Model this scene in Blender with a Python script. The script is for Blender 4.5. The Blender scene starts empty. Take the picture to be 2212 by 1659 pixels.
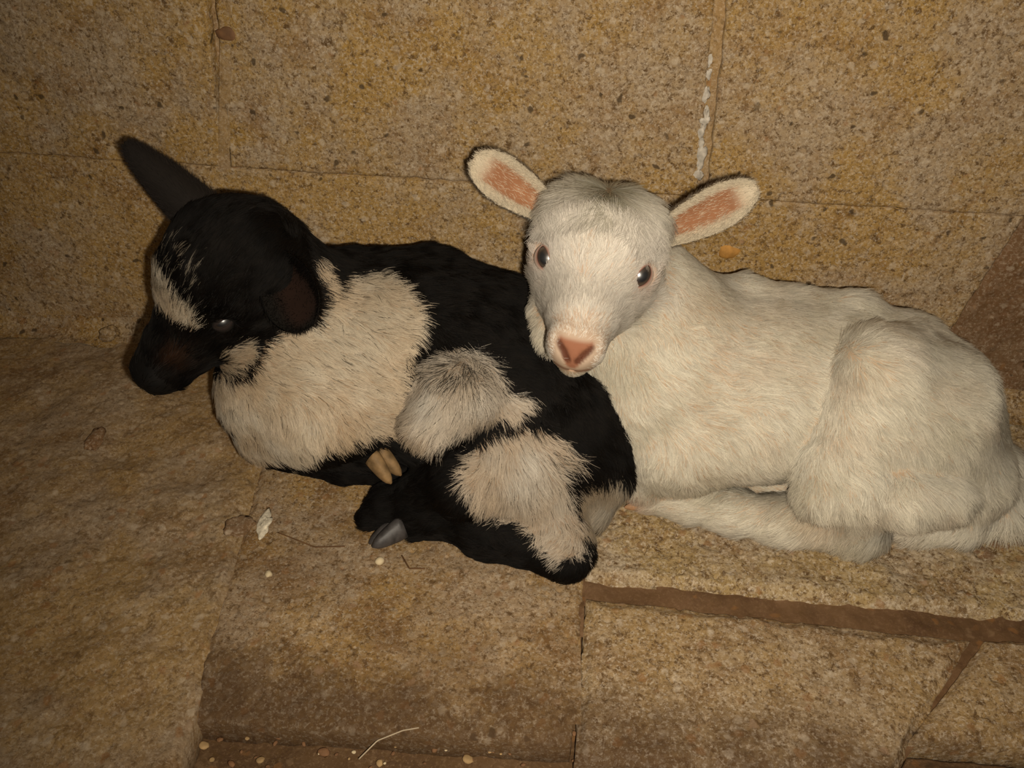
import bpy, math, random
import numpy as np
import openvdb as vdb
from mathutils import Vector, Matrix

# ------------------------------------------------------------------ camera, world, light, exposure
scn = bpy.context.scene
COL = scn.collection
FPX, IW, IH = 1916.0, 2212.0, 1659.0
def camera_frame(pitch=38, roll=.25, yaw=7.5, dist=1.05, aim=(0, 0, -.024)):
    p, r, y = map(math.radians, (pitch, roll, yaw))
    f = np.array([-math.sin(y)*math.cos(p), math.cos(y)*math.cos(p), -math.sin(p)])
    rt = np.cross(f, [0, 0, 1]); rt /= np.linalg.norm(rt)
    up = np.cross(rt, f)
    R = rt*math.cos(r) + up*math.sin(r); U = -rt*math.sin(r) + up*math.cos(r)
    return np.array(aim, float) - f*dist, R, U, f
CP, CR, CU, CF = camera_frame()
cd = bpy.data.cameras.new('camera'); cam = bpy.data.objects.new('camera', cd); COL.objects.link(cam)
cd.sensor_width = 36; cd.lens = 36*FPX/IW; cd.clip_start = .02; cd.clip_end = 50
cam.matrix_world = Matrix(((CR[0], CU[0], -CF[0], CP[0]), (CR[1], CU[1], -CF[1], CP[1]), (CR[2], CU[2], -CF[2], CP[2]), (0, 0, 0, 1)))
scn.camera = cam
scn.view_settings.view_transform = 'Standard'; scn.view_settings.look = 'None'
scn.view_settings.gamma = 1; scn.view_settings.use_curve_mapping = False
scn.view_settings.exposure = 0.0
scn.cycles.max_bounces = 6
world = bpy.data.worlds.new('dim_room'); scn.world = world; world.use_nodes = True
world.node_tree.nodes['Background'].inputs[0].default_value = (1, .80, .55, 1)
world.node_tree.nodes['Background'].inputs[1].default_value = .06
# the phone's flash, a couple of centimetres beside the lens, and its beam that falls off to the corners
ld = bpy.data.lights.new('phone_flash', 'SPOT'); fl = bpy.data.objects.new('phone_flash', ld); COL.objects.link(fl)
ld.energy = 26; ld.color = (1, .90, .74); ld.shadow_soft_size = .006; ld.spot_size = math.radians(112); ld.spot_blend = 1.0
fl.location = Vector(CP + CR*.022 - CU*.016)
aimp = Vector((.12, -.05, .13))
fl.rotation_euler = (aimp - fl.location).to_track_quat('-Z', 'Y').to_euler()

# ------------------------------------------------------------------ helpers: places
def ray(px, py):
    return CF + CR*(px - IW/2)/FPX - CU*(py - IH/2)/FPX
def at(px, py, Y=None, Z=None):
    d = ray(px, py)
    t = (Y - CP[1])/d[1] if Y is not None else (Z - CP[2])/d[2]
    return CP + d*t
def depth(p): return float((np.asarray(p) - CP) @ CF)
def nd(px, py, rp, Y=None, Z=None):
    """a node: its centre and its radius in metres; Z='on' rests it on the floor"""
    if Z == 'on':
        z = .02
        for _ in range(4):
            p = at(px, py, Z=z); z = rp*depth(p)/FPX
    else:
        p = at(px, py, Y, Z)
    return p, rp*depth(p)/FPX
def imgdir(x, y, z):
    v = CR*x + CU*y - CF*z
    return v/np.linalg.norm(v)
def project(P):
    d = P - CP; z = d @ CF
    return IW/2 + FPX*(d @ CR)/z, IH/2 - FPX*(d @ CU)/z

# ------------------------------------------------------------------ helpers: noise
_rs = np.random.RandomState(7)
_perm = _rs.permutation(4096).astype(np.int64)
_val = _rs.rand(4096).astype(np.float32)
def _h(i, j, k): return _perm[(_perm[(_perm[i & 4095] + j) & 4095] + k) & 4095]
def vnoise(P, s, seed=0):
    Q = np.asarray(P, dtype=np.float64)/s + 100.0 + seed*17.3
    I = np.floor(Q).astype(np.int64); f = Q - I; f = f*f*(3 - 2*f)
    o = np.zeros(len(Q))
    for a in (0, 1):
        for b in (0, 1):
            for c in (0, 1):
                w = (f[:, 0] if a else 1 - f[:, 0])*(f[:, 1] if b else 1 - f[:, 1])*(f[:, 2] if c else 1 - f[:, 2])
                o += w*_val[_h(I[:, 0]+a, I[:, 1]+b, I[:, 2]+c)]
    return o*2 - 1
def fbm(P, s, o=4, seed=0):
    r = 0; a = 1; t = 0
    for k in range(o):
        r = r + a*vnoise(P, s/2**k, seed + k); t += a; a *= .55
    return r/t
def worley(P, s, seed=0):
    """distance to nearest feature point / s, and a random value of that cell"""
    Q = np.asarray(P)/s + 200 + seed*9.1
    I = np.floor(Q).astype(np.int64)
    best = np.full(len(Q), 9.0); rv = np.zeros(len(Q))
    for a in (-1, 0, 1):
        for b in (-1, 0, 1):
            for c in (-1, 0, 1):
                J = I + (a, b, c); h = _h(J[:, 0], J[:, 1], J[:, 2])
                F = J + np.stack([_val[h], _val[(h*7 + 3) & 4095], _val[(h*13 + 5) & 4095]], 1)
                d = np.sqrt(((Q - F)**2).sum(1)); m = d < best
                best = np.where(m, d, best); rv = np.where(m, _val[(h*29 + 11) & 4095], rv)
    return best, rv
def sstep(x, a, b):
    t = np.clip((x - a)/(b - a), 0, 1); return t*t*(3 - 2*t)

# ------------------------------------------------------------------ helpers: objects
def tag(o, label=None, cat=None, group=None, kind=None):
    for k, v in (('label', label), ('category', cat), ('group', group), ('kind', kind)):
        if v: o[k] = v
    return o
def empty(name, loc=(0, 0, 0)):
    o = bpy.data.objects.new(name, None); o.empty_display_size = .02; COL.objects.link(o); o.location = loc; return o
def mesh_obj(name, V, F, mat, parent=None, smooth=True, color=None):
    me = bpy.data.meshes.new(name)
    V = np.asarray(V, dtype=np.float32)
    if isinstance(F, np.ndarray):
        n, k = F.shape
        me.vertices.add(len(V)); me.vertices.foreach_set('co', V.ravel())
        me.loops.add(n*k); me.loops.foreach_set('vertex_index', F.astype(np.int32).ravel())
        me.polygons.add(n); me.polygons.foreach_set('loop_start', np.arange(0, n*k, k, dtype=np.int32))
        me.update(calc_edges=True)
    else:
        me.from_pydata(V.tolist(), [], F); me.update()
    if smooth: me.polygons.foreach_set('use_smooth', np.ones(len(me.polygons), dtype=bool))
    if color is not None:
        a = me.attributes.new('coat', 'FLOAT_COLOR', 'POINT')
        a.data.foreach_set('color', np.concatenate([color, np.ones((len(color), 1))], 1).astype(np.float32).ravel())
    me.materials.append(mat)
    o = bpy.data.objects.new(name, me); COL.objects.link(o)
    if parent is not None:
        o.parent = parent; o.matrix_parent_inverse = Matrix.Translation(-parent.location)
    return o

# ------------------------------------------------------------------ materials
def newmat(name):
    m = bpy.data.materials.new(name); m.use_nodes = True
    nt = m.node_tree; return m, nt, nt.nodes['Principled BSDF']
def N(nt, t, **kw):
    n = nt.nodes.new(t)
    for k, v in kw.items():
        if k.startswith('i_'): n.inputs[k[2:].replace('_', ' ')].default_value = v
        else: setattr(n, k, v)
    return n
def ramp(nt, src, stops):
    r = N(nt, 'ShaderNodeValToRGB'); e = r.color_ramp.elements
    while len(e) < len(stops): e.new(.5)
    for q, (p, c) in zip(e, stops):
        q.position = p; q.color = (c, c, c, 1) if isinstance(c, (int, float)) else (*c, 1)
    nt.links.new(src, r.inputs[0]); return r.outputs[0]
def mixc(nt, fac, a, b, mode='MIX'):
    m = N(nt, 'ShaderNodeMix', data_type='RGBA', blend_type=mode)
    for s, v in ((m.inputs[0], fac), (m.inputs[6], a), (m.inputs[7], b)):
        if isinstance(v, bpy.types.NodeSocket): nt.links.new(v, s)
        elif isinstance(v, (int, float)): s.default_value = v if s.type == 'VALUE' else (v, v, v, 1)
        else: s.default_value = (*v, 1)
    return m.outputs[2]
def stone_mat(name, ochre, grey, brown, patch=.5, pale=(.62, .50, .36), off=(0, 0, 0), dirt=.0, grain=1.0, spots=1.0, mud=None):
    m, nt, bs = newmat(name); L = nt.links.new
    g = N(nt, 'ShaderNodeNewGeometry'); mp = N(nt, 'ShaderNodeVectorMath', operation='ADD'); L(g.outputs['Position'], mp.inputs[0]); mp.inputs[1].default_value = off
    v = mp.outputs[0]
    def noise(s, d=4, r=.6, dist=0):
        n = N(nt, 'ShaderNodeTexNoise'); n.inputs['Scale'].default_value = s; n.inputs['Detail'].default_value = d
        n.inputs['Roughness'].default_value = r; n.inputs['Distortion'].default_value = dist; L(v, n.inputs['Vector']); return n.outputs['Fac']
    def voro(s, feat='F1'):
        n = N(nt, 'ShaderNodeTexVoronoi', feature=feat); n.inputs['Scale'].default_value = s
        # warp the cells a little
        w = N(nt, 'ShaderNodeTexNoise'); w.inputs['Scale'].default_value = s*1.3; L(v, w.inputs['Vector'])
        ws = N(nt, 'ShaderNodeVectorMath', operation='SCALE'); ws.inputs['Scale'].default_value = .9/s; L(w.outputs['Color'], ws.inputs[0])
        wa = N(nt, 'ShaderNodeVectorMath', operation='ADD'); L(v, wa.inputs[0]); L(ws.outputs[0], wa.inputs[1]); L(wa.outputs[0], n.inputs['Vector'])
        return n
    c = mixc(nt, ramp(nt, noise(8, 6, .68, .3), [(.44, 0), (.57, .95)]), ochre, grey)
    c = mixc(nt, ramp(nt, noise(17, 7, .72, .5), [(.50, 0), (.64, min(1, .70 + dirt))]), c, brown)
    if mud is not None:      # mud trodden over the front edge of the floor
        sx = N(nt, 'ShaderNodeSeparateXYZ'); L(v, sx.inputs[0])
        a1 = N(nt, 'ShaderNodeMath', operation='MULTIPLY_ADD'); L(noise(16, 6, .7), a1.inputs[0]); a1.inputs[1].default_value = .16; L(sx.outputs['Y'], a1.inputs[2])
        a2 = N(nt, 'ShaderNodeMapRange'); L(a1.outputs[0], a2.inputs['Value']); a2.inputs['From Min'].default_value = mud + off[1] + .08; a2.inputs['From Max'].default_value = mud + off[1] + .02
        a3 = N(nt, 'ShaderNodeMath', operation='MULTIPLY'); L(a2.outputs[0], a3.inputs[0]); a3.inputs[1].default_value = .93
        c = mixc(nt, a3.outputs[0], c, (.10, .05, .02))
    # shelly, porous grain, 2 to 8 mm
    f = noise(120, 8, .80, .3); fine = noise(420, 4, .75); vg = voro(300)
    c = mixc(nt, .30*grain, c, ramp(nt, vg.outputs['Color'], [(.1, (.15, .085, .03)), (.5, ochre), (.95, pale)]))
    c = mixc(nt, ramp(nt, f, [(.40, .95*grain), (.475, 0)]), c, (.11, .055, .015))
    c = mixc(nt, ramp(nt, fine, [(.36, .8*grain), (.48, 0)]), c, (.13, .07, .022))
    c = mixc(nt, ramp(nt, noise(330, 6, .75), [(.52, 0), (.62, .7*grain)]), c, pale)
    vb = voro(105); hs = N(nt, 'ShaderNodeSeparateColor'); L(vb.outputs['Color'], hs.inputs[0])
    q1 = N(nt, 'ShaderNodeMath', operation='MULTIPLY'); L(ramp(nt, vb.outputs['Distance'], [(.25, 1), (.45, 0)]), q1.inputs[0]); L(ramp(nt, hs.outputs[0], [(.84, 0), (.92, .45)]), q1.inputs[1])
    c = mixc(nt, q1.outputs[0], c, pale)
    q2 = N(nt, 'ShaderNodeMath', operation='MULTIPLY'); L(ramp(nt, vb.outputs['Distance'], [(.3, 1), (.5, 0)]), q2.inputs[0]); L(ramp(nt, hs.outputs[1], [(.86, 0), (.93, .5)]), q2.inputs[1])
    c = mixc(nt, q2.outputs[0], c, (.30, .13, .035))
    # dark inclusions
    vd = voro(60); hd = N(nt, 'ShaderNodeSeparateColor'); L(vd.outputs['Color'], hd.inputs[0])
    sp = N(nt, 'ShaderNodeMath', operation='MULTIPLY'); L(ramp(nt, vd.outputs['Distance'], [(.14, 1), (.22, 0)]), sp.inputs[0]); L(ramp(nt, hd.outputs[2], [(.80, 0), (.85, .85*spots)]), sp.inputs[1])
    c = mixc(nt, sp.outputs[0], c, (.065, .038, .015))
    if dirt > 0:
        c = mixc(nt, ramp(nt, noise(14, 6, .68), [(.38, dirt), (.66, 0)]), c, (.13, .068, .026))
    if mud is not None:
        a4 = N(nt, 'ShaderNodeMath', operation='MULTIPLY'); L(a3.outputs[0], a4.inputs[0]); a4.inputs[1].default_value = .62; c = mixc(nt, a4.outputs[0], c, (.075, .037, .015))
    L(c, bs.inputs['Base Color']); bs.inputs['Roughness'].default_value = .8; bs.inputs['Specular IOR Level'].default_value = .35
    b1 = N(nt, 'ShaderNodeBump'); b1.inputs['Strength'].default_value = .8*grain; b1.inputs['Distance'].default_value = .0016; L(f, b1.inputs['Height'])
    b2 = N(nt, 'ShaderNodeBump'); b2.inputs['Strength'].default_value = .7*grain; b2.inputs['Distance'].default_value = .0006; L(fine, b2.inputs['Height'])
    L(b1.outputs[0], b2.inputs['Normal']); L(b2.outputs[0], bs.inputs['Normal'])
    return m
OC, GR, BR = (.415, .245, .065), (.40, .30, .20), (.22, .10, .024)
M_wall = stone_mat('shelly_limestone', OC, GR, BR)
M_wall2 = stone_mat('shelly_limestone_grey', (.425, .255, .075), (.42, .315, .21), BR, off=(3, 1, 2))
M_slab = stone_mat('floor_limestone', (.42, .25, .080), (.42, .305, .20), (.21, .10, .03), off=(1, 4, 2), dirt=.35, mud=-.39)
M_slabp = stone_mat('pale_floor_limestone', (.42, .27, .11), (.44, .32, .19), (.24, .13, .05), off=(7, 4, 2), dirt=.2, pale=(.68, .56, .42), mud=-.40)
M_ledge = stone_mat('pale_crumbly_limestone', (.45, .31, .13), (.52, .41, .28), (.27, .15, .06), off=(3, 6, 2), dirt=.25, pale=(.74, .62, .47), spots=.6)
M_slabd = stone_mat('dusty_floor_stone', (.36, .225, .085), (.36, .265, .17), (.21, .115, .042), off=(5, 2, 8), dirt=.25, grain=.7, spots=.4)
M_dirt = stone_mat('packed_dirt', (.11, .055, .022), (.14, .08, .036), (.06, .028, .012), off=(2, 2, 5), dirt=.6, pale=(.30, .19, .10), grain=.9)
M_joint = stone_mat('joint_dirt', (.13, .066, .028), (.16, .085, .040), (.075, .034, .014), off=(2, 8, 5), dirt=.3, pale=(.28, .17, .09), grain=.45, spots=.1)
M_red = stone_mat('reddish_plaster', (.20, .10, .042), (.20, .115, .058), (.14, .06, .022), off=(9, 8, 5), dirt=.3, grain=.6)
M_fill = stone_mat('joint_mortar', (.35, .22, .09), (.34, .235, .135), (.26, .15, .06), off=(4, 4, 5), grain=.6, spots=.3)
def plain(name, col, rough=.6, spec=.4, var=0, scale=60, bump=0, sss=0):
    m, nt, bs = newmat(name); L = nt.links.new
    bs.inputs['Roughness'].default_value = rough; bs.inputs['Specular IOR Level'].default_value = spec
    t = N(nt, 'ShaderNodeTexNoise'); t.inputs['Scale'].default_value = scale; t.inputs['Detail'].default_value = 5
    g = N(nt, 'ShaderNodeNewGeometry'); L(g.outputs['Position'], t.inputs['Vector'])
    c = ramp(nt, t.outputs['Fac'], [(.3, tuple(x*(1 - var) for x in col)), (.7, tuple(min(1, x*(1 + var)) for x in col))])
    L(c, bs.inputs['Base Color'])
    if bump:
        b = N(nt, 'ShaderNodeBump'); b.inputs['Strength'].default_value = bump; b.inputs['Distance'].default_value = .001
        L(t.outputs['Fac'], b.inputs['Height']); L(b.outputs[0], bs.inputs['Normal'])
    if sss: bs.inputs['Subsurface Weight'].default_value = sss; bs.inputs['Subsurface Scale'].default_value = .004
    return m
M_mortar = plain('old_white_mortar', (.52, .46, .38), .9, .2, .35, 160, .8)
M_crust = plain('white_crust', (.66, .58, .44), .85, .2, .3, 300, .8)
M_pebble = plain('tan_pebble', (.40, .26, .12), .8, .3, .25, 120, .5)
M_opebble = plain('orange_pebble', (.45, .22, .05), .75, .3, .25, 120, .5)
M_bpebble = plain('brown_pebble', (.20, .10, .045), .8, .3, .3, 120, .5)
M_ppebble = plain('pale_pebble', (.60, .48, .30), .8, .3, .15, 150, .4)
M_dstone = stone_mat('brown_stone', (.20, .10, .040), (.22, .13, .065), (.13, .06, .022), off=(6, 6, 1), grain=.6, spots=.3)
M_straw = plain('dry_straw', (.12, .06, .025), .8, .2, .3, 90)
M_pstraw = plain('pale_straw', (.45, .36, .25), .8, .2, .2, 90)
M_hoof_tan = plain('tan_hoof', (.19, .115, .05), .7, .3, .45, 110, .6)
M_hoof_grey = plain('grey_hoof', (.05, .044, .042), .5, .4, .5, 120, .3)
M_hoof_pink = plain('pinkish_hoof', (.45, .25, .13), .55, .4, .25, 120, .3)
M_lid_pink = plain('pink_eyelid', (.42, .22, .17), .6, .35, .2, 200, .3, .2)
M_lid_dark = plain('dark_eyelid', (.012, .009, .008), .5, .4, .2, 200, .3)
def eye_mat(name, iris, pupil):
    m, nt, bs = newmat(name); L = nt.links.new
    tc = N(nt, 'ShaderNodeTexCoord'); mp = N(nt, 'ShaderNodeMapping'); mp.inputs['Scale'].default_value = (1, 2.0, 3.6)
    L(tc.outputs['Object'], mp.inputs['Vector'])
    # object x is the eye's axis: distance from it in y/z, squashed to a goat's level pupil
    s = N(nt, 'ShaderNodeSeparateXYZ'); L(mp.outputs[0], s.inputs[0])
    c = N(nt, 'ShaderNodeCombineXYZ'); L(s.outputs['Y'], c.inputs['Y']); L(s.outputs['Z'], c.inputs['Z'])
    ln = N(nt, 'ShaderNodeVectorMath', operation='LENGTH'); L(c.outputs[0], ln.inputs[0])
    L(ramp(nt, ln.outputs['Value'], [(.010, pupil), (.013, iris), (.028, iris), (.034, (.03, .02, .015))]), bs.inputs['Base Color'])
    bs.inputs['Roughness'].default_value = .3; bs.inputs['Specular IOR Level'].default_value = .6
    bs.inputs['Coat Weight'].default_value = 1; bs.inputs['Coat Roughness'].default_value = .28; bs.inputs['Coat IOR'].default_value = 2.2
    return m
M_eye = eye_mat('eye_grey', (.055, .038, .028), (.01, .01, .012))
M_eyed = eye_mat('eye_dark', (.02, .015, .012), (.006, .006, .008))
def coat_mat(name, hair=False, rough=.8):
    m, nt, bs = newmat(name); L = nt.links.new
    a = N(nt, 'ShaderNodeAttribute', attribute_name='coat')
    if hair:
        h = N(nt, 'ShaderNodeBsdfHairPrincipled'); h.parametrization = 'COLOR'
        L(a.outputs['Color'], h.inputs['Color'])
        h.inputs['Roughness'].default_value = .5; h.inputs['Radial Roughness'].default_value = .8; h.inputs['IOR'].default_value = 1.42
        d = N(nt, 'ShaderNodeBsdfDiffuse'); L(a.outputs['Color'], d.inputs['Color'])
        an = N(nt, 'ShaderNodeAttribute', attribute_name='lie'); g = N(nt, 'ShaderNodeNewGeometry')     # the coat lies along the body
        mx = N(nt, 'ShaderNodeMix', data_type='VECTOR'); mx.inputs[0].default_value = .30; L(an.outputs['Vector'], mx.inputs[4]); L(g.outputs['Normal'], mx.inputs[5])
        nn = N(nt, 'ShaderNodeVectorMath', operation='NORMALIZE'); L(mx.outputs[1], nn.inputs[0]); L(nn.outputs[0], d.inputs['Normal'])
        ms = N(nt, 'ShaderNodeMixShader'); ms.inputs[0].default_value = .35; L(d.outputs[0], ms.inputs[1]); L(h.outputs[0], ms.inputs[2])
        L(ms.outputs[0], nt.nodes['Material Output'].inputs['Surface'])
    else:
        L(a.outputs['Color'], bs.inputs['Base Color']); bs.inputs['Roughness'].default_value = rough
        bs.inputs['Specular IOR Level'].default_value = .2
    return m
M_skin = coat_mat('coat_skin'); M_fur = coat_mat('coat_fur', True)

# ------------------------------------------------------------------ the setting: limestone wall and floor
def stone_piece(name, quad, normal, thick, mat, parent, step=.0019, rough=.0012, seed=0, edge=.006, wob=.004, lump=.0012, pits=1.0, sink=None):
    """a stone with a weathered front: quad = 4 corners (3-D, counter-clockwise from lower left), eroded edges, depth behind it"""
    q = [np.asarray(c, float) for c in quad]; n = np.asarray(normal, float)
    w = max(np.linalg.norm(q[1]-q[0]), np.linalg.norm(q[2]-q[3])); h = max(np.linalg.norm(q[3]-q[0]), np.linalg.norm(q[2]-q[1]))
    nu, nv = max(4, int(w/step)), max(4, int(h/step))
    u, v = np.meshgrid(np.linspace(0, 1, nu+1), np.linspace(0, 1, nv+1)); u = u.ravel(); v = v.ravel()
    P = ((1-u)*(1-v))[:, None]*q[0] + (u*(1-v))[:, None]*q[1] + (u*v)[:, None]*q[2] + ((1-u)*v)[:, None]*q[3]
    du = np.minimum(u, 1-u)*w; dv = np.minimum(v, 1-v)*h; de = np.minimum(du, dv)
    ctr = sum(q)/4
    # ragged outline: pull the border in and out
    wv = fbm(P, .03, 4, seed)*wob
    inward = ctr - P; inward /= (np.linalg.norm(inward, axis=1)[:, None] + 1e-9)
    P = P + inward*(np.abs(wv)*sstep(-de, -.02, 0))[:, None]
    hgt = fbm(P, .06, 3, seed+3)*lump*2.2 + fbm(P, .014, 3, seed+9)*rough*.8 + fbm(P, .005, 2, seed+5)*rough*.45
    d, rv = worley(P, .011, seed)
    hgt -= pits*np.where(rv > .62, sstep(-d, -.30, -.1)*.0022*rv, 0)           # little pits
    hgt += np.where(rv < .16, sstep(-d, -.42, -.15)*.0010, 0)                   # little shells standing proud
    er = edge*(1 + .8*fbm(P, .02, 3, seed+21))
    hgt -= edge*.9*(1 - sstep(de, 0, np.maximum(er, .001)*2.2))
    if sink is not None: hgt = hgt + sink(P)
    P = P + n*hgt[:, None]
    i = np.arange((nu+1)*(nv+1)).reshape(nv+1, nu+1)
    F = np.stack([i[:-1, :-1].ravel(), i[:-1, 1:].ravel(), i[1:, 1:].ravel(), i[1:, :-1].ravel()], 1)
    ring = np.concatenate([i[0, :], i[1:, -1], i[-1, -2::-1], i[-2:0:-1, 0]])
    B = P[ring] - n*thick; b0 = len(P); k = len(ring); r2 = np.roll(np.arange(k), -1)
    S = np.stack([ring[r2], ring, b0+np.arange(k), b0+r2], 1)
    # close the back with a fan of quads folded to triangles
    P = np.concatenate([P, B, (B.mean(0))[None]]); c = len(P)-1
    o_F = np.concatenate([F, S]); T = np.stack([b0+r2, b0+np.arange(k), np.full(k, c), np.full(k, c)], 1)
    V = P; faces = [tuple(x) for x in o_F.tolist()] + [tuple(x[:3]) for x in T.tolist()]
    me_o = mesh_obj(name, V, faces, mat, parent)
    return me_o
def wp(px, py): return at(px, py, Y=0.)
def fp(px, py): return at(px, py, Z=0.)

# wall behind the kids: three courses of big sawn limestone blocks
zc1 = wp(1500, 425)[2]; zc2 = zc1 + .27; zc3 = zc2 + .25
xj = wp(1528, 200)[0]; xl = wp(483, 250)[0]; xr = wp(2135, 560)[0]
def wq(x0, x1, z0, z1, y=0., g=.0015): return [(x0+g, y, z0+g), (x1-g, y, z0+g), (x1-g, y, z1-g), (x0+g, y, z1-g)]
wall = mesh_obj('wall_back', *(lambda b: b)(([(-3, .014, -.06), (3, .014, -.06), (3, .014, 2.2), (-3, .014, 2.2), (-3, .25, -.06), (3, .25, -.06), (3, .25, 2.2), (-3, .25, 2.2)],
    [(0, 1, 2, 3), (5, 4, 7, 6), (4, 0, 3, 7), (1, 5, 6, 2), (3, 2, 6, 7), (4, 5, 1, 0)])), M_fill, smooth=False)
tag(wall, 'wall of large yellowish limestone blocks behind the two kids', kind='structure')
nY = (0, -1, 0)
def wb(x0, x1, z0, z1, mat, seed, **k):
    return stone_piece('stone_block', wq(x0, x1, z0, z1, k.pop('y', 0.), k.pop('g', .0015)), nY, .05, mat, wall, seed=seed, **k)
xjb = wp(1524, 390)[0]; xjt = wp(1546, 10)[0]
def slant(x0b, x1b, x0t, x1t, z0, z1, mat, seed, **k):
    return stone_piece('stone_block', [(x0b, 0, z0), (x1b, 0, z0), (x1t, 0, z1), (x0t, 0, z1)], nY, .05, mat, wall, seed=seed, **k)
xlb = wp(482, 330)[0]; xlt = wp(489, 60)[0]
s_ = (xjt - xjb)/(zc2 - zc1)*.9
slant(xlb-.62, xlb-.004, xlt-.62, xlt-.004, zc1, zc2, M_wall, 11, edge=.0012, lump=.002)
slant(xlb+.004, xjb-.006, xlt+.004, xjb+s_*(zc2-zc1)-.006, zc1, zc2, M_wall, 12, edge=.0012)
slant(xjb+.003, xjb+.58, xjb+s_*(zc2-zc1)+.003, xjb+.6, zc1, zc2, M_wall2, 13, edge=.0015, pits=1.4)
slant(-.95, xr-.035, -.95, xr+.018, -.03, zc1-.0004, M_wall2, 15, edge=.0008)
wb(-.7, -.05, zc2, zc3, M_wall, 16, step=.006); wb(-.05, .72, zc2, zc3, M_wall2, 17, step=.006)
# the same courses carry on out of the picture, roughly dressed
for k_, (x0, x1, z0, z1) in enumerate([(-1.8, -.952, -.03, zc1-.0004), (-1.5, xlb-.622, zc1, zc2), (-1.4, -.702, zc2, zc3), (.722, 1.5, zc2, zc3), (xjb+.60, 1.7, zc1, zc2), (xr+.452, 1.75, -.03, zc1), (-1.1, -.3, zc3, zc3+.26), (-.3, .5, zc3, zc3+.26), (.5, 1.3, zc3, zc3+.26)]):
    wb(x0, x1, z0, z1, (M_wall, M_wall2)[k_ % 2], 60+k_, step=.012)
# beyond the block's end the wall turns reddish and sits a little deeper
stone_piece('stone_block', [(xr-.03, .008, -.03), (xr+.45, .008, -.03), (xr+.45, .008, zc1), (xr+.02, .008, zc1)], nY, .04, M_red, wall, seed=23, edge=.004, lump=.002)
def upright(name, pts, w0, w1, y, mat, seed, parent):
    P0 = np.array([wp(*q) for q in pts]); t = np.linspace(0, len(P0)-1, 90); C_ = np.stack([np.interp(t, range(len(P0)), P0[:, i]) for i in range(3)], 1); m = 8; V = []
    for j in range(m+1):
        x = C_.copy(); x[:, 0] += w0 + (w1-w0)*j/m; V.append(x)
    V = np.concatenate(V); V[:, 1] = y - fbm(V, .012, 4, seed)*.0022; n = 90
    i = np.arange((m+1)*n).reshape(m+1, n); F = np.stack([i[:-1, :-1].ravel(), i[1:, :-1].ravel(), i[1:, 1:].ravel(), i[:-1, 1:].ravel()], 1)
    return mesh_obj(name, V, F[:, ::-1].copy(), mat, parent)
upright('joint_mortar', [(483, 372), (489, -30)], -.006, .006, .0006, M_fill, 3, wall)
upright('joint_mortar', [(1521, 398), (1545, -30)], -.010, .0012, .0022, M_fill, 4, wall)
# mortar plugs left in the upright joint
def lump_mesh(name, c, r, mat, parent=None, seed=0, n=10, amp=.25, sq=(1, 1, 1), rot=0):
    u, v = np.meshgrid(np.linspace(0, 2*np.pi, n*2, endpoint=False), np.linspace(0, np.pi, n+1)[1:-1]); u = u.ravel(); v = v.ravel()
    D = np.stack([np.cos(u)*np.sin(v), np.sin(u)*np.sin(v), np.cos(v)], 1); D = np.concatenate([D, [[0, 0, 1], [0, 0, -1]]])
    rr = 1 + amp*fbm(D + seed*3.7, .9, 3, seed)*1.6
    P = D*rr[:, None]*r*np.array(sq); cr, sr = math.cos(rot), math.sin(rot)
    P = np.stack([P[:, 0]*cr - P[:, 1]*sr, P[:, 0]*sr + P[:, 1]*cr, P[:, 2]], 1) + np.asarray(c)
    m = n*2; rows = n-1; F = []
    for j in range(rows-1):
        for i in range(m): F.append((j*m+i, (j+1)*m+i, (j+1)*m+(i+1) % m, j*m+(i+1) % m))
    top, bot = len(P)-2, len(P)-1
    for i in range(m): F.append((top, i, (i+1) % m)); F.append((bot, (rows-1)*m+(i+1) % m, (rows-1)*m+i))
    return mesh_obj(name, P, F, mat, parent)
for i, (px, py, r, hz) in enumerate([(1510, 378, .0048, 1.5), (1513, 345, .0052, 2.4), (1516, 312, .0028, 1.8), (1518, 285, .0040, 2.2), (1523, 265, .0040, 1.2), (1528, 243, .0022, 2.5), (1528, 208, .0036, 1.8), (1534, 158, .0026, 1.8), (1536, 132, .0018, 2.5)]):
    p = wp(px-2, py); lump_mesh('mortar', p + np.array([0, .0012, 0]), r, M_mortar, wall, seed=i, sq=(.95, .45, hz), amp=.8)
# an amber shell embedded in the lower course, two dark holes beside it
for i, (px, py, r, mt) in enumerate([(1578, 546, .011, M_opebble), (1640, 540, .006, M_opebble), (287, 500, .006, M_pebble), (575, 157, .004, M_bpebble), (490, 75, .010, M_bpebble)]):
    p = wp(px, py); lump_mesh('shell', p + np.array([0, .003, 0]), r, mt, wall, seed=40+i, sq=(1.2, .45, .75), amp=.3)

# floor: dirt bed with limestone slabs on it
fx, fy = np.meshgrid(np.linspace(-3, 3, 700), np.linspace(-2.5, .03, 330)); P = np.stack([fx.ravel(), fy.ravel(), np.zeros(fx.size)], 1)
P[:, 2] = -.034 + fbm(P, .07, 3, 4)*.006 + fbm(P, .016, 3, 5)*.0035
i_ = np.arange(fx.size).reshape(fx.shape)
floor = mesh_obj('floor', P, np.stack([i_[:-1, :-1].ravel(), i_[:-1, 1:].ravel(), i_[1:, 1:].ravel(), i_[1:, :-1].ravel()], 1), M_dirt)
tag(floor, 'floor of worn limestone slabs with dirt-filled joints under the kids', kind='structure')
nZ = (0, 0, 1)
yj = fp(1700, 1300)[1]           # back edge of the open joint
def xat(px, py): return fp(px, py)[0]
def slab(q, mat, seed, **k): return stone_piece('stone_slab', q, nZ, .05, mat, floor, seed=seed, **k)
f2 = lambda px, py, z=0.: (*fp(px, py)[:2], z)
xA = fp(392, 1200)[0]; xE = fp(1238, 1300)[0]
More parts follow.
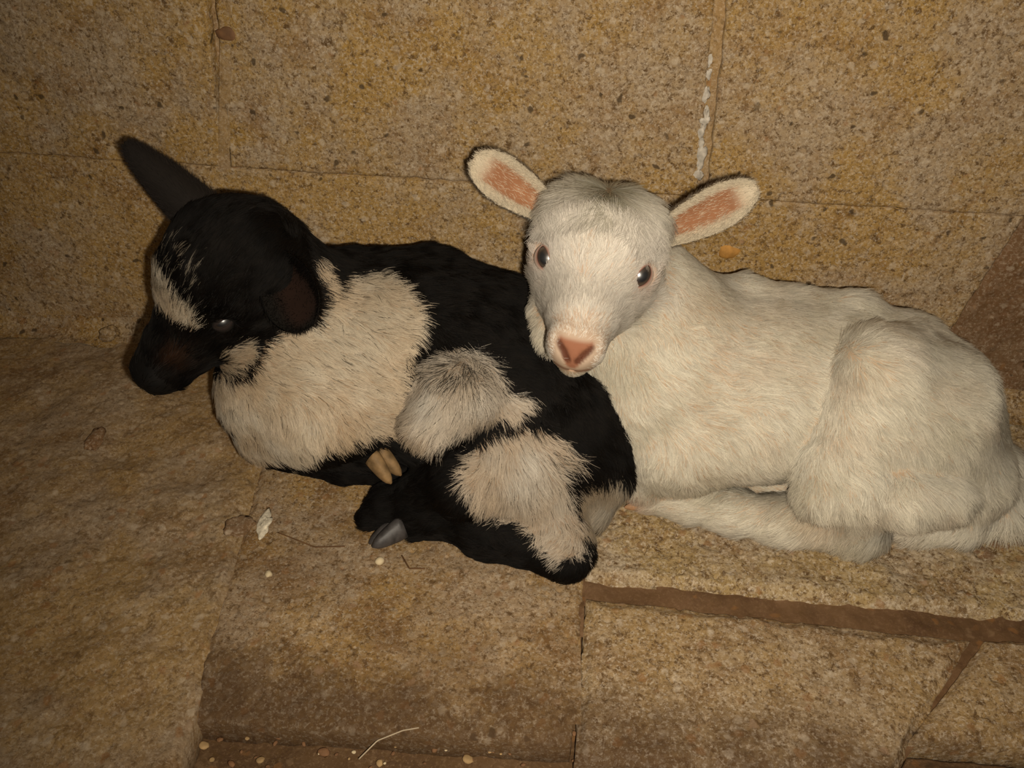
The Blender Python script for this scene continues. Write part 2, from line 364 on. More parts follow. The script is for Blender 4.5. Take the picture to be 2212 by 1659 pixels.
# big slab at left centre, under the dark kid
slab([f2(400, 1545), f2(1236, 1600), (xE+.004, .0, 0), (xA+.0, .0, 0)], M_slab, 31, edge=.003, wob=.004, sink=lambda P: -.010*sstep(-P[:, 1], .40, .50))
# slab under the white kid, front edge along the joint
slab([f2(1262, 1247), f2(2260, 1336), (.85, .0, 0), (xE+.008, .0, 0)], M_ledge, 32, edge=.007, wob=.007, rough=.0026, lump=.0018, pits=1.8)
# second row
slab([f2(1238, 1640), f2(1925, 1690), f2(2101, 1376), f2(1266, 1284)], M_slabp, 33, edge=.006, wob=.006)
slab([f2(1968, 1592), f2(2560, 1640), f2(2560, 1400), f2(2128, 1376)], M_slabp, 34, edge=.005, wob=.005)
# dusty slab at far left
slab([f2(-900, 2050, .004), f2(372, 1720, .004), (xA-.003, .0, .004), (-1.0, .0, .004)], M_slabd, 35, edge=.007, wob=.006, pits=.5, lump=.0035, rough=.0014)
# front row, sunk and dirty
slab([f2(1960, 1900, -.007), f2(2700, 1900, -.007), f2(2700, 1672, -.007), f2(1965, 1618, -.007)], M_dirt, 36, edge=.006, wob=.008)
# mortar bank in the corner between floor and wall
tt = np.linspace(-1.1, 1.0, 700); prof = np.linspace(0, 1, 15); V = []
for a in prof:
    r_ = .030*(1 + .5*fbm(np.stack([tt, tt*0, tt*0], 1), .09, 3, 8)); ang = a*np.pi/2
    V.append(np.stack([tt, -r_*(1 - math.sin(ang)) - .0004, r_*.8*(1 - math.cos(ang)) + .0035], 1))
V = np.concatenate(V); V += (fbm(V, .02, 4, 9)*.0030)[:, None]*np.array([0, -.7, .7]); i = np.arange(len(V)).reshape(15, 700)
mesh_obj('corner_mortar', V, np.stack([i[:-1, :-1].ravel(), i[:-1, 1:].ravel(), i[1:, 1:].ravel(), i[1:, :-1].ravel()], 1), M_wall, floor)
# dirt packed into the joints
def strip(name, a, b, w0, w1, z, mat, parent, seed, step=.003):
    a = np.array(a, float); b = np.array(b, float); d = b - a; L = np.linalg.norm(d); d /= L; s = np.array([-d[1], d[0], 0])
    n = int(L/step); m = 9; t = np.linspace(0, 1, n+1); V = []
    for j in range(m+1):
        c = (j/m - .5); w = w0 + (w1-w0)*t
        V.append(a + d*(t*L)[:, None] + s*(c*w)[:, None])
    V = np.concatenate(V); V[:, 2] = z + fbm(V, .022, 5, seed)*.0060
    i = np.arange((m+1)*(n+1)).reshape(m+1, n+1)
    F = np.stack([i[:-1, :-1].ravel(), i[:-1, 1:].ravel(), i[1:, 1:].ravel(), i[1:, :-1].ravel()], 1)
    return mesh_obj(name, V, F, mat, parent)
strip('joint_dirt', f2(1225, 1262), f2(2400, 1372), .030, .040, -.008, M_joint, floor, 3)
strip('joint_dirt', f2(1236, 1240), f2(1240, 1368), .024, .016, -.0035, M_joint, floor, 4)
strip('joint_mortar', f2(1239, 1366), f2(1239, 1560), .012, .012, -.0030, M_slab, floor, 14)
strip('joint_mortar', f2(396, 1000), f2(386, 1560), .024, .024, -.0004, M_fill, floor, 15)
strip('joint_dirt', f2(2130, 1350), f2(1935, 1600), .022, .022, -.012, M_joint, floor, 5)

# ------------------------------------------------------------------ implicit bodies
class Body:
    def __init__(s): s.pr = []
    def cone(s, A, B, k=.02, flow=None, col=0, flen=1.0):
        (a, ra), (b, rb) = A, B
        f = np.asarray(flow if flow is not None else b - a, float); L = np.linalg.norm(f); f = f/L if L > 1e-6 else np.zeros(3)
        s.pr.append(('c', a, b, ra, rb, k, f, flen)); return s
    def ball(s, A, k=.02, flow=(0, 0, 0), flen=1.0): return s.cone(A, (A[0] + 1e-5, A[1]), k, np.asarray(flow, float) + 1e-9, 0, flen)
    def ell(s, c, r, axes, k=.02, flow=(0, 0, 0), flen=1.0):
        f = np.asarray(flow, float); L = np.linalg.norm(f); f = f/L if L > 1e-6 else np.zeros(3)
        s.pr.append(('e', np.asarray(c, float), np.asarray(axes, float), np.asarray(r, float), None, k, f, flen)); return s
    def group(s, k): s.pr.append(('g', k)); return s
    def cut(s, A, B, k=.004):
        (a, ra), (b, rb) = A, B; s.pr.append(('x', a, b, ra, rb, k, np.zeros(3), 1)); return s
    @staticmethod
    def dist(p, P):
        t, a, b, ra, rb = p[:5]
        if t == 'e':
            q = (P - a) @ b.T.astype(P.dtype); k0 = np.sqrt(((q/ra)**2).sum(-1)); k1 = np.sqrt(((q/ra**2)**2).sum(-1)) + 1e-9
            return k0*(k0 - 1)/k1
        ab = (b - a); q = P - a
        h = np.clip((q @ ab)/(ab @ ab), 0, 1)
        return np.sqrt(((q - h[..., None]*ab)**2).sum(-1)) - (ra + (rb - ra)*h)
    def bound(s, p, m):
        if p[0] == 'e': r = p[3].max(); return p[1]-r-m, p[1]+r+m
        r = max(p[3], p[4]); return np.minimum(p[1], p[2])-r-m, np.maximum(p[1], p[2])+r+m
    def build(s, vs):
        bs = [s.bound(p, .012) for p in s.pr if p[0] not in 'xg']
        lo = np.min([b[0] for b in bs], 0); hi = np.max([b[1] for b in bs], 0)
        n = np.ceil((hi-lo)/vs).astype(int)+1
        D = np.full(n, .05, dtype=np.float32); stack = []
        for p in s.pr + [('g', 0)]:
            if p[0] == 'g':          # close the running group: join it to what came before
                if stack:
                    D0, k0 = stack.pop(); D = np.minimum(D0, D) - (k0*.25*np.clip(1 - np.abs(D0 - D)/k0, 0, 1)**2 if k0 else 0)
                if p[1]: stack.append((D, p[1])); D = np.full(n, .05, dtype=np.float32)
                continue
            k = p[5]; l, h = s.bound(p, max(k*1.6, .012))
            i0 = np.maximum(0, np.floor((l-lo)/vs).astype(int)); i1 = np.minimum(n, np.ceil((h-lo)/vs).astype(int)+1)
            if (i1 <= i0).any(): continue
            ax = [lo[j] + vs*np.arange(i0[j], i1[j]) for j in range(3)]
            G = np.stack(np.meshgrid(*ax, indexing='ij'), -1)
            d = s.dist(p, G).astype(np.float32); sl = tuple(slice(i0[j], i1[j]) for j in range(3)); o = D[sl]
            if p[0] == 'x':
                d = -d; q = np.clip(.5 - .5*(o - d)/k, 0, 1)          # smooth subtraction
                D[sl] = np.maximum(o, d) + k*.25*np.clip(1 - np.abs(o - d)/k, 0, 1)**2
            else:
                D[sl] = np.minimum(o, d) - k*.25*np.clip(1 - np.abs(o - d)/k, 0, 1)**2
        D = np.clip(D, -.05, .05)
        g = vdb.FloatGrid(background=.05); g.copyFromArray(D)
        g.transform = vdb.createLinearTransform(voxelSize=vs)
        pts, quads = g.convertToQuads(isovalue=0.0)
        V = pts.astype(np.float64) + lo; Q = np.asarray(quads).astype(np.int64)
        # orient outwards
        a = V[Q[:, 1]] - V[Q[:, 0]]; b = V[Q[:, 3]] - V[Q[:, 0]]; nrm = np.cross(a, b)
        vol = (nrm*V[Q[:, 0]]).sum()
        if vol < 0: Q = Q[:, ::-1].copy()
        return V, Q
    def flow_at(s, P):
        W = np.zeros(len(P)); Fv = np.zeros((len(P), 3)); Ln = np.zeros(len(P))
        for p in s.pr:
            if p[0] in 'xg': continue
            w = np.exp(-np.clip(s.dist(p, P), -.004, .2)/.005) + 1e-9
            W += w; Fv += w[:, None]*p[6]; Ln += w*p[7]
        return Fv/W[:, None], Ln/W

def vert_normals(V, Q):
    n = np.cross(V[Q[:, 2]]-V[Q[:, 0]], V[Q[:, 3]]-V[Q[:, 1]]); N_ = np.zeros_like(V)
    for j in range(4): np.add.at(N_, Q[:, j], n)
    return N_/(np.linalg.norm(N_, axis=1)[:, None] + 1e-12)
def smooth_mesh(V, Q, it=2):
    E = np.concatenate([Q[:, [0, 1]], Q[:, [1, 2]], Q[:, [2, 3]], Q[:, [3, 0]]])
    for _ in range(it):
        A = np.zeros_like(V); c = np.zeros(len(V))
        np.add.at(A, E[:, 0], V[E[:, 1]]); np.add.at(A, E[:, 1], V[E[:, 0]]); np.add.at(c, E[:, 0], 1); np.add.at(c, E[:, 1], 1)
        V = V*.5 + .5*A/c[:, None]
    return V
def inpoly(x, y, poly):
    c = np.zeros(len(x), bool); n = len(poly)
    for i in range(n):
        x0, y0 = poly[i]; x1, y1 = poly[i-1]
        m = ((y0 > y) != (y1 > y)) & (x < (x1-x0)*(y-y0)/((y1-y0) if y1 != y0 else 1e-9) + x0); c ^= m
    return c
def fur(name, V, Q, Nn, body, colfn, count, parent, length=.010, rad=.00022, seed=1, npt=5, lenfn=None, lift=.42, clump=.55, weightfn=None, flowfn=None, zmin=.006):
    rs = np.random.RandomState(seed)
    a = .5*np.linalg.norm(np.cross(V[Q[:, 2]]-V[Q[:, 0]], V[Q[:, 3]]-V[Q[:, 1]]), axis=1)
    C = V[Q].mean(1); nc = Nn[Q].mean(1)
    a = a*np.where((nc[:, 2] < -.75) | (C[:, 2] < zmin), 0, 1)
    facing = (nc*((CP - C)/np.linalg.norm(CP - C, axis=1)[:, None])).sum(1); a = a*np.where(facing < -.35, .3, 1)
    if weightfn is not None: a = a*weightfn(C)
    f = rs.choice(len(Q), count, p=a/a.sum())
    u = rs.rand(count, 1); v = rs.rand(count, 1)
    q = Q[f]; R = (1-u)*(1-v)*V[q[:, 0]] + u*(1-v)*V[q[:, 1]] + u*v*V[q[:, 2]] + (1-u)*v*V[q[:, 3]]
    n = (1-u)*(1-v)*Nn[q[:, 0]] + u*(1-v)*Nn[q[:, 1]] + u*v*Nn[q[:, 2]] + (1-u)*v*Nn[q[:, 3]]
    n /= np.linalg.norm(n, axis=1)[:, None]
    Fl, Ln = body.flow_at(R)
    if flowfn is not None: Fl = flowfn(R, Fl)
    vn = lambda s, sd: np.stack([fbm(R, s, 2, sd+i*5) for i in range(3)], 1)
    Fl = Fl + vn(.035, 3)*.42 + vn(.007, 31)*clump + rs.randn(count, 3)*.10
    Fl -= n*(Fl*n).sum(1)[:, None]; Fl /= (np.linalg.norm(Fl, axis=1)[:, None] + 1e-6)
    L = length*Ln*(.7 + .6*rs.rand(count))*(1 + .25*fbm(R, .02, 2, 77))
    if lenfn is not None: L = L*lenfn(R)
    t = np.linspace(0, 1, npt)
    up = n*(lift*(.75 + .5*rs.rand(count)))[:, None]
    bend = vn(.012, 55)*.25
    Pp = np.empty((count, npt, 3))
    for i, s in enumerate(t):
        d = Fl*s + up*(s - .62*s*s) + bend*s*s
        Pp[:, i] = R - n*.0006 + d*L[:, None]
    Pp[:, :, 2] = np.maximum(Pp[:, :, 2], .0015)
    col = colfn(R, True)
    jit = 1 + .16*rs.randn(count, 1); col = np.clip(col*jit, 0, .97)
    cu = bpy.data.hair_curves.new(name); cu.add_curves([npt]*count)
    cu.points.foreach_set('position', Pp.astype(np.float32).ravel())
    ra = cu.attributes.get('radius') or cu.attributes.new('radius', 'FLOAT', 'POINT')
    rr = (rad*(.7 + .6*rs.rand(count, 1))*(1 - .8*t[None]**1.6)).astype(np.float32)
    ra.data.foreach_set('value', rr.ravel())
    at_ = cu.attributes.new('coat', 'FLOAT_COLOR', 'POINT')
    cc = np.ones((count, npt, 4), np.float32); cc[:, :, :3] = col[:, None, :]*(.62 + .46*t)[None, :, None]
    at_.data.foreach_set('color', cc.ravel())
    ln_ = cu.attributes.new('lie', 'FLOAT_VECTOR', 'POINT'); ln_.data.foreach_set('vector', np.repeat(n[:, None, :], npt, 1).astype(np.float32).ravel())
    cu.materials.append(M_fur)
    o = bpy.data.objects.new(name, cu); COL.objects.link(o); o.parent = parent
    o.matrix_parent_inverse = Matrix.Translation(-parent.location)
    o['kind'] = 'stuff'
    return o

# ------------------------------------------------------------------ head kit (local axes: f to the nose, u up, s to the animal's left)
class Frame:
    def __init__(s, o, f, side, scale=1.0):
        s.o = np.asarray(o, float); s.f = f/np.linalg.norm(f); sd = side - s.f*(side @ s.f); s.s = sd/np.linalg.norm(sd); s.u = np.cross(s.f, s.s); s.k = scale
    def p(s, f, u, sd=0.): return s.o + (s.f*f + s.u*u + s.s*sd)*s.k
    def d(s, f, u, sd=0.): v = s.f*f + s.u*u + s.s*sd; return v/np.linalg.norm(v)
    def n(s, f, u, sd, r): return (s.p(f, u, sd), r*s.k)
    def loc(s, P): q = (P - s.o)/s.k; return q @ s.f, q @ s.u, q @ s.s
def add_head(b, H, eye=(.036, .010, .041), wide=1.0):
    AX = np.stack([H.f, H.u, H.s]); k = H.k
    back = -H.f
    b.ell(H.p(-.004, .006), np.array([.056, .048, .049*wide])*k, AX, .012, back + H.u*.2, .8)
    b.ell(H.p(.020, .022), np.array([.036, .030, .036*wide])*k, AX, .018, back + H.u*.5, .8)     # domed forehead
    for s in (-1, 1):
        b.ball(H.n(.022, .006, s*.034*wide, .0165), .014, back, .6)                                # brow over the eye
        b.ball(H.n(-.012, .024, s*.024, .026), .016, back, .8)
        b.cone(H.n(.008, -.020, s*.030, .024), H.n(.052, -.024, s*.017, .018), .018, back, .7)   # cheek
    b.cone(H.n(.030, -.002, 0, .036), H.n(.084, -.013, 0, .0240), .022, back, .55)                # bridge
    b.cone(H.n(.075, -.017, 0, .0245), H.n(.108, -.022, 0, .0215), .012, back, .38)               # muzzle
    b.cone(H.n(.02, -.036, 0, .023), H.n(.098, -.040, 0, .0125), .014, back, .5)                  # jaw
    for s in (-1, 1):
        b.ball(H.n(.113, -.016, s*.0095, .0115), .010, back, .25)                                  # nostril wings
        b.ball(H.n(.104, -.029, s*.0095, .0120), .008, back, .35)                                  # upper lip
    for s in (-1, 1):
        b.cut(H.n(.1262, -.0095, s*.0135, .0016), H.n(.1292, -.0160, s*.0085, .0030), .0025)
        b.cut(H.n(.1292, -.0160, s*.0085, .0030), H.n(.1290, -.0225, s*.0040, .0014), .0025)           # nostrils
        b.cut(H.n(.121, -.0355, 0, .0014), H.n(.112, -.0345, s*.016, .0014), .003); b.cut(H.n(.112, -.0345, s*.016, .0014), H.n(.080, -.033, s*.025, .0014), .003)                  # mouth
    b.ball(H.n(.108, -.041, 0, .0095), .006, back, .4)                                             # chin
    for s in (-1, 1): b.cut(H.n(eye[0], eye[1], s*(eye[2]+.003), .0085), H.n(eye[0]+.001, eye[1], s*(eye[2]+.003), .0085), .008)
def frame_rot(x, y):
    x = x/np.linalg.norm(x); y = y - x*(x @ y); y /= np.linalg.norm(y); return np.stack([x, y, np.cross(x, y)], 1)
def add_eye(kid, c, axis, along, r, mat, lidcols, ow=1.0, oh=.55, label=None):
    Rm = frame_rot(axis, along)
    u, v = np.meshgrid(np.linspace(0, 2*np.pi, 32, endpoint=False), np.linspace(0, np.pi, 20)[1:-1]); u = u.ravel(); v = v.ravel()
    D = np.stack([np.cos(v), np.sin(v)*np.cos(u), np.sin(v)*np.sin(u)], 1); D = np.concatenate([D, [[1, 0, 0], [-1, 0, 0]]])
    V = D*r; F = [(j*32+i, j*32+(i+1) % 32, (j+1)*32+(i+1) % 32, (j+1)*32+i) for j in range(17) for i in range(32)]
    F += [(len(V)-2, (i+1) % 32, i) for i in range(32)] + [(len(V)-1, 17*32+i, 17*32+(i+1) % 32) for i in range(32)]
    o = mesh_obj('eye', V, F, mat); o.parent = kid
    M = Matrix.Translation(Vector(c)) @ Matrix(Rm.tolist()).to_4x4()
    o.matrix_parent_inverse = Matrix.Translation(-kid.location); o.matrix_basis = M
    if label: o['label'] = label
    # lids: a shell round the ball with an almond opening
    n, m = 40, 9; V = []; LC = []
    for j in range(m):
        t = j/(m-1)
        for i in range(n):
            a = 2*np.pi*i/n; ey = ow*math.cos(a); ez = oh*math.sin(a)*abs(math.sin(a))**.35
            L0 = math.hypot(ey, ez); L1 = 1.45; L_ = L0 + (L1 - L0)*t
            q = np.array([ey, ez])/max(L0, 1e-6) if L0 > 1e-6 else np.array([1, 0])
            rad_ = r*(1.02 + .085*math.sin(min(1, t*1.3)*math.pi)**.8 - .06*t)
            V.append([math.cos(L_)*rad_, math.sin(L_)*q[0]*rad_, math.sin(L_)*q[1]*rad_]); LC.append(np.array(lidcols[0])*(1-min(1, t*2.6)) + np.array(lidcols[1])*min(1, t*2.6))
    V = np.array(V) @ Rm.T + c
    F = [(j*n+i, j*n+(i+1) % n, (j+1)*n+(i+1) % n, (j+1)*n+i) for j in range(m-1) for i in range(n)]
    l = mesh_obj('eyelid', V, [f[::-1] for f in F], M_skin, kid, color=np.array(LC))
    return o
def add_ear(kid, name, base, tip, face, width, mat_out, colin, colrim, label=None, cup=.35, curl=0., bend=0., thick=.0022, furcol=None, nfur=5000, furlen=.006, seed=3, rootw=.55, label_fur=None, kfur=.35, peak=.52, pw=2.3):
    """leaf-shaped cupped ear, a closed shell; the hollow looks along face"""
    base = np.asarray(base, float); tip = np.asarray(tip, float); ax = tip - base; L = np.linalg.norm(ax); ax /= L
    n_ = np.asarray(face, float); n_ = n_ - ax*(n_ @ ax); n_ /= np.linalg.norm(n_); w = np.cross(ax, n_)
    nu, nv = 46, 28; V = []; C = []; 
    for side in (0, 1):
        for j in range(nu+1):
            t = j/nu
            prof = (rootw + (1-rootw)*math.sin(min(t/peak, 1)*math.pi/2)) * (1 if t < peak else math.sqrt(max(0, 1 - ((t-peak)/(1-peak))**pw)))
            for i in range(nv+1):
                s = i/nv*2 - 1; hw = .5*width*max(prof, .001)
                c = cup*(1 - .55*t)
                x = s*hw*(1 - .25*c*s*s); z = (s*s)*hw*c*1.5 - hw*c*.6
                z += bend*math.sin(t*math.pi*.5)**2*L + curl*s*hw
                off = (thick if side == 0 else 0)*(1 - abs(s)**6)*(1 - t**8)
                V.append(base + ax*(t*L) + w*x + n_*(z - off))
                inner = side == 1
                if inner:
                    e = sstep(np.array([abs(s)]), .38, .85)[0]; e = max(e, sstep(np.array([t]), .72, .93)[0]); 
                    C.append(np.array(colin)*(1-e) + np.array(colrim)*e)
                else: C.append(np.array(colrim))
    V = np.array(V); C = np.array(C); m = nv+1; o_ = (nu+1)*m; F = []
    for j in range(nu):
        for i in range(nv):
            a = j*m+i; F.append((a, a+1, a+m+1, a+m)); b = o_+a; F.append((b, b+m, b+m+1, b+1))
        for a, b in ((j*m, (j+1)*m), ((j+1)*m+nv, j*m+nv)): F.append((a, b, b+o_, a+o_))
    for i in range(nv): a = nu*m+i; F.append((a, a+1, a+1+o_, a+o_)); F.append((i+1, i, i+o_, i+1+o_))
    C = np.clip(C*(1 + .18*fbm(V, .012, 3, seed)[:, None]), 0, 1)
    o = mesh_obj(name, V, F, mat_out, kid, color=C)
    if label: o['label'] = label
    # short hair over both faces, longer on the rim
    rs = np.random.RandomState(seed); k = nfur
    t = rs.rand(k)**.9*.985; s = np.clip(np.where(rs.rand(k) < .45, np.sign(rs.randn(k))*(.55 + .45*rs.rand(k)), rs.rand(k)*2-1), -1, 1); side = rs.randint(0, 2, k)
    keep = ~((side == 1) & (np.abs(s) < .5) & (t < .8) & (rs.rand(k) > kfur)); t, s, side = t[keep], s[keep], side[keep]; k = len(t)
    idx = side*o_ + np.minimum((t*nu).round().astype(int), nu)*m + np.clip(((s+1)/2*nv).round().astype(int), 0, nv)
    R = V[idx] + rs.randn(k, 3)*.0006
    nn = np.where(side[:, None] == 1, n_, -n_); outw = w[None]*np.sign(s)[:, None]*(np.abs(s)**2)[:, None]
    d = ax[None]*.8 + outw*.6*(1 + .5*(side == 1))[:, None] + nn*.25 + rs.randn(k, 3)*.16
    inner = (side == 1) & (np.abs(s) > .3)
    d = np.where(inner[:, None], ax[None]*.55 - outw*.25 + nn*.35 + rs.randn(k, 3)*.18, d)
    d /= np.linalg.norm(d, axis=1)[:, None]
    Ls = furlen*(.6 + .7*rs.rand(k))*(1 - .45*t); q = np.linspace(0, 1, 4)
    Pp = R[:, None] + d[:, None]*(q[None, :, None]*Ls[:, None, None])
    cu = bpy.data.hair_curves.new('ear_fur'); cu.add_curves([4]*k); cu.points.foreach_set('position', Pp.astype(np.float32).ravel())
    ra = cu.attributes.get('radius') or cu.attributes.new('radius', 'FLOAT', 'POINT')
    ra.data.foreach_set('value', (np.full((k, 1), .00016)*(1 - .8*q[None])).astype(np.float32).ravel())
    cc = np.ones((k, 4, 4), np.float32); cc[:, :, :3] = (np.array(furcol)[None]*(1 + .2*rs.randn(k, 1)))[:, None]
    cc = np.clip(cc, 0, 1)
    cu.attributes.new('coat', 'FLOAT_COLOR', 'POINT').data.foreach_set('color', cc.ravel()); cu.materials.append(M_fur)
    cu.attributes.new('lie', 'FLOAT_VECTOR', 'POINT').data.foreach_set('vector', np.repeat(nn[:, None, :], 4, 1).astype(np.float32).ravel())
    fo = bpy.data.objects.new('ear_fur', cu); COL.objects.link(fo); fo.parent = o; fo['kind'] = 'stuff'
    return o
def add_hoof(kid, c, d, up, size, mat, label=None, split=.28):
    """two claws side by side"""
    Rm = frame_rot(np.asarray(d, float), np.asarray(up, float)); V = []; F = []
    for s in (-1, 1):
        b0 = len(V); n, m = 16, 9
        for j in range(m):
            t = j/(m-1)
            wr = .30*(1 - .15*t)*math.sqrt(max(.02, 1 - t**3.2)); hr = .46*(1 - .45*t)*math.sqrt(max(.02, 1 - t**4))
            for i in range(n):
                a = 2*np.pi*i/n; y = math.copysign(abs(math.cos(a))**.8, math.cos(a))*hr - .20*t; z = math.copysign(abs(math.sin(a))**.8, math.sin(a))*wr
                V.append([t*1.35 - .3, y, z + s*(split - .05*(1-t) + .03*t)])
        for j in range(m-1):
            for i in range(n): F.append((b0+j*n+i, b0+(j+1)*n+i, b0+(j+1)*n+(i+1) % n, b0+j*n+(i+1) % n))
        F.append(tuple(b0+i for i in range(n))); F.append(tuple(b0+(m-1)*n+i for i in range(n))[::-1])
    V = np.array(V)*size; V = V @ Rm.T + c
    o = mesh_obj('hoof', V, F, mat, kid)
    if label: o['label'] = label
    return o

TOW = lambda a, b: (b - a)/np.linalg.norm(b - a)
# ------------------------------------------------------------------ the black and white kid
bk = empty('goat_kid', tuple(at(900, 1100, Z=0.)))
tag(bk, 'black and white goat kid lying curled at the left, head turned down', 'goat kid')
B = Body()
HB0 = at(500, 592, Y=-.205)
BH = Frame(HB0, imgdir(-.66, -.73, .17), imgdir(.70, -.55, .42), .94)
b_sh = nd(700, 800, 178, Y=-.19); b_m1 = nd(880, 775, 200, Y=-.165); b_m2 = nd(1040, 820, 205, Y=-.165); b_rp = nd(1185, 935, 158, Y=-.205)
B.cone(b_sh, b_m1, .03, (1, 0, -.3)); B.cone(b_m1, b_m2, .03, (1, -.1, -.4)); B.cone(b_m2, b_rp, .03, (1, -.4, -.6))
B.cone(nd(760, 590, 50, Y=-.12), nd(940, 610, 50, Y=-.11), .03, (1, 0, -.1)); B.cone(nd(940, 610, 50, Y=-.11), nd(1090, 670, 55, Y=-.12), .03, (1, -.1, -.2))
B.cone(nd(1235, 880, 75, Y=-.20), nd(1295, 1000, 60, Y=-.225), .03, (.5, -.3, -.9))
# neck and throat, chest
B.cone((BH.p(-.025, -.022), .048), nd(705, 700, 125, Y=-.17), .03, (.7, .1, -.7)); B.cone((BH.p(.0, -.04), .034), nd(590, 850, 95, Y=-.215), .03, (.2, -.1, -1))
B.cone(nd(600, 850, 105, Y=-.215), nd(680, 880, 110, Y=-.235), .03, (.3, -.1, -1))
B.cone(nd(570, 945, 50, Y=-.245), nd(690, 915, 70, Y=-.25), .014, (.4, -.1, -.9))              # folded knee
B.cone(nd(760, 890, 80, Y=-.235), nd(690, 915, 70, Y=-.25), .02, (.2, -.1, -1))
# forelegs folded under: shank runs back along the floor
B.cone(nd(590, 985, 28, Z='on'), nd(740, 1010, 34, Z='on'), .010, (1, 0, 0), flen=.5)
B.cone(nd(740, 1010, 34, Z='on'), nd(860, 1020, 32, Z='on'), .010, (1, 0, 0), flen=.5)
B.cone(nd(700, 985, 30, Y=-.235), nd(810, 985, 32, Y=-.245), .012, (1, 0, -.2), flen=.5)
# flank bulge behind the elbow
B.cone(nd(985, 850, 84, Y=-.245), nd(935, 915, 58, Y=-.265), .009, (-.35, -.1, -1), flen=1.35)
# thigh, stifle, shank
B.cone(nd(1130, 990, 100, Y=-.235), nd(1020, 1040, 78, Y=-.265), .012, (-.4, 0, -1), flen=1.1)
B.cone(nd(1130, 1000, 105, Y=-.24), nd(1215, 1150, 56, Y=-.272), .02, (.35, -.1, -1), flen=1.2)
B.cone(nd(1215, 1165, 50, Y=-.285), nd(1225, 1196, 52, Z='on'), .012, (.2, -.2, -.8), flen=.8)
B.cone(nd(1215, 1190, 56, Z='on'), nd(1060, 1145, 60, Z='on'), .014, (-1, 0, -.1), flen=.7)
B.cone(nd(1060, 1135, 62, Z='on'), nd(930, 1100, 54, Z='on'), .016, (-1, 0, -.1), flen=.7)
B.cone(nd(930, 1100, 54, Z='on'), nd(845, 1092, 46, Z='on'), .014, (-1, 0, -.1), flen=.6)
B.cone(nd(845, 1085, 40, Z=.022), nd(800, 1118, 28, Z='on'), .010, (-1, 0, -.3), flen=.6)
B.cone(nd(1000, 1040, 60, Y=-.265), nd(900, 1060, 40, Y=-.255), .016, (-1, 0, -.3), flen=.6)
B.cone(nd(905, 1125, 34, Z='on'), nd(900, 1140, 26, Z='on'), .008, (-.3, -.2, -.7), flen=.9)
# tail
B.cone(nd(1325, 1035, 30, Y=-.235), nd(1288, 1095, 34, Y=-.245), .012, (-.4, -.2, -.8), flen=1.5)
add_head(B, BH, wide=1.12)
BHAX = np.stack([BH.f, BH.u, BH.s])
B.ell(BH.p(-.010, .010), np.array([.058, .046, .051])*BH.k, BHAX, .02, -BH.f + BH.u*.2, 1.1)
V, Q = B.build(.0019); V = smooth_mesh(V, Q, 1); V[:, 2] = np.maximum(V[:, 2], .0012); Nn = vert_normals(V, Q)
WP = {
 'chest': [(548, 800), (572, 750), (600, 708), (650, 690), (690, 700), (712, 660), (735, 615), (790, 592), (850, 600), (893, 645), (912, 700), (900, 745), (868, 790), (862, 880), (862, 930), (800, 948), (720, 965), (660, 990), (632, 1014), (600, 985), (545, 1000), (505, 960), (480, 890), (440, 830), (455, 806), (520, 812)],
 'neck': [(676, 560), (700, 565), (716, 620), (712, 690), (690, 700), (694, 640), (688, 590)],
 'flank': [(955, 765), (1010, 752), (1060, 790), (1090, 840), (1145, 872), (1125, 895), (1040, 905), (970, 945), (905, 985), (880, 930), (862, 870), (880, 810)],
 'thigh': [(1070, 930), (1130, 918), (1190, 930), (1230, 960), (1255, 1000), (1222, 1015), (1230, 1070), (1250, 1130), (1266, 1190), (1220, 1212), (1180, 1188), (1130, 1130), (1050, 1108), (1010, 1060), (1002, 1020), (1040, 960)],
 'tail': [(1250, 1060), (1300, 1035), (1375, 1040), (1360, 1090), (1290, 1160), (1250, 1150)],
 'brow': [(300, 590), (338, 592), (372, 636), (412, 672), (425, 700), (412, 716), (376, 702), (330, 668), (300, 625)],
 'cheek': [(468, 762), (500, 746), (540, 744), (552, 762), (526, 796), (480, 800)]}
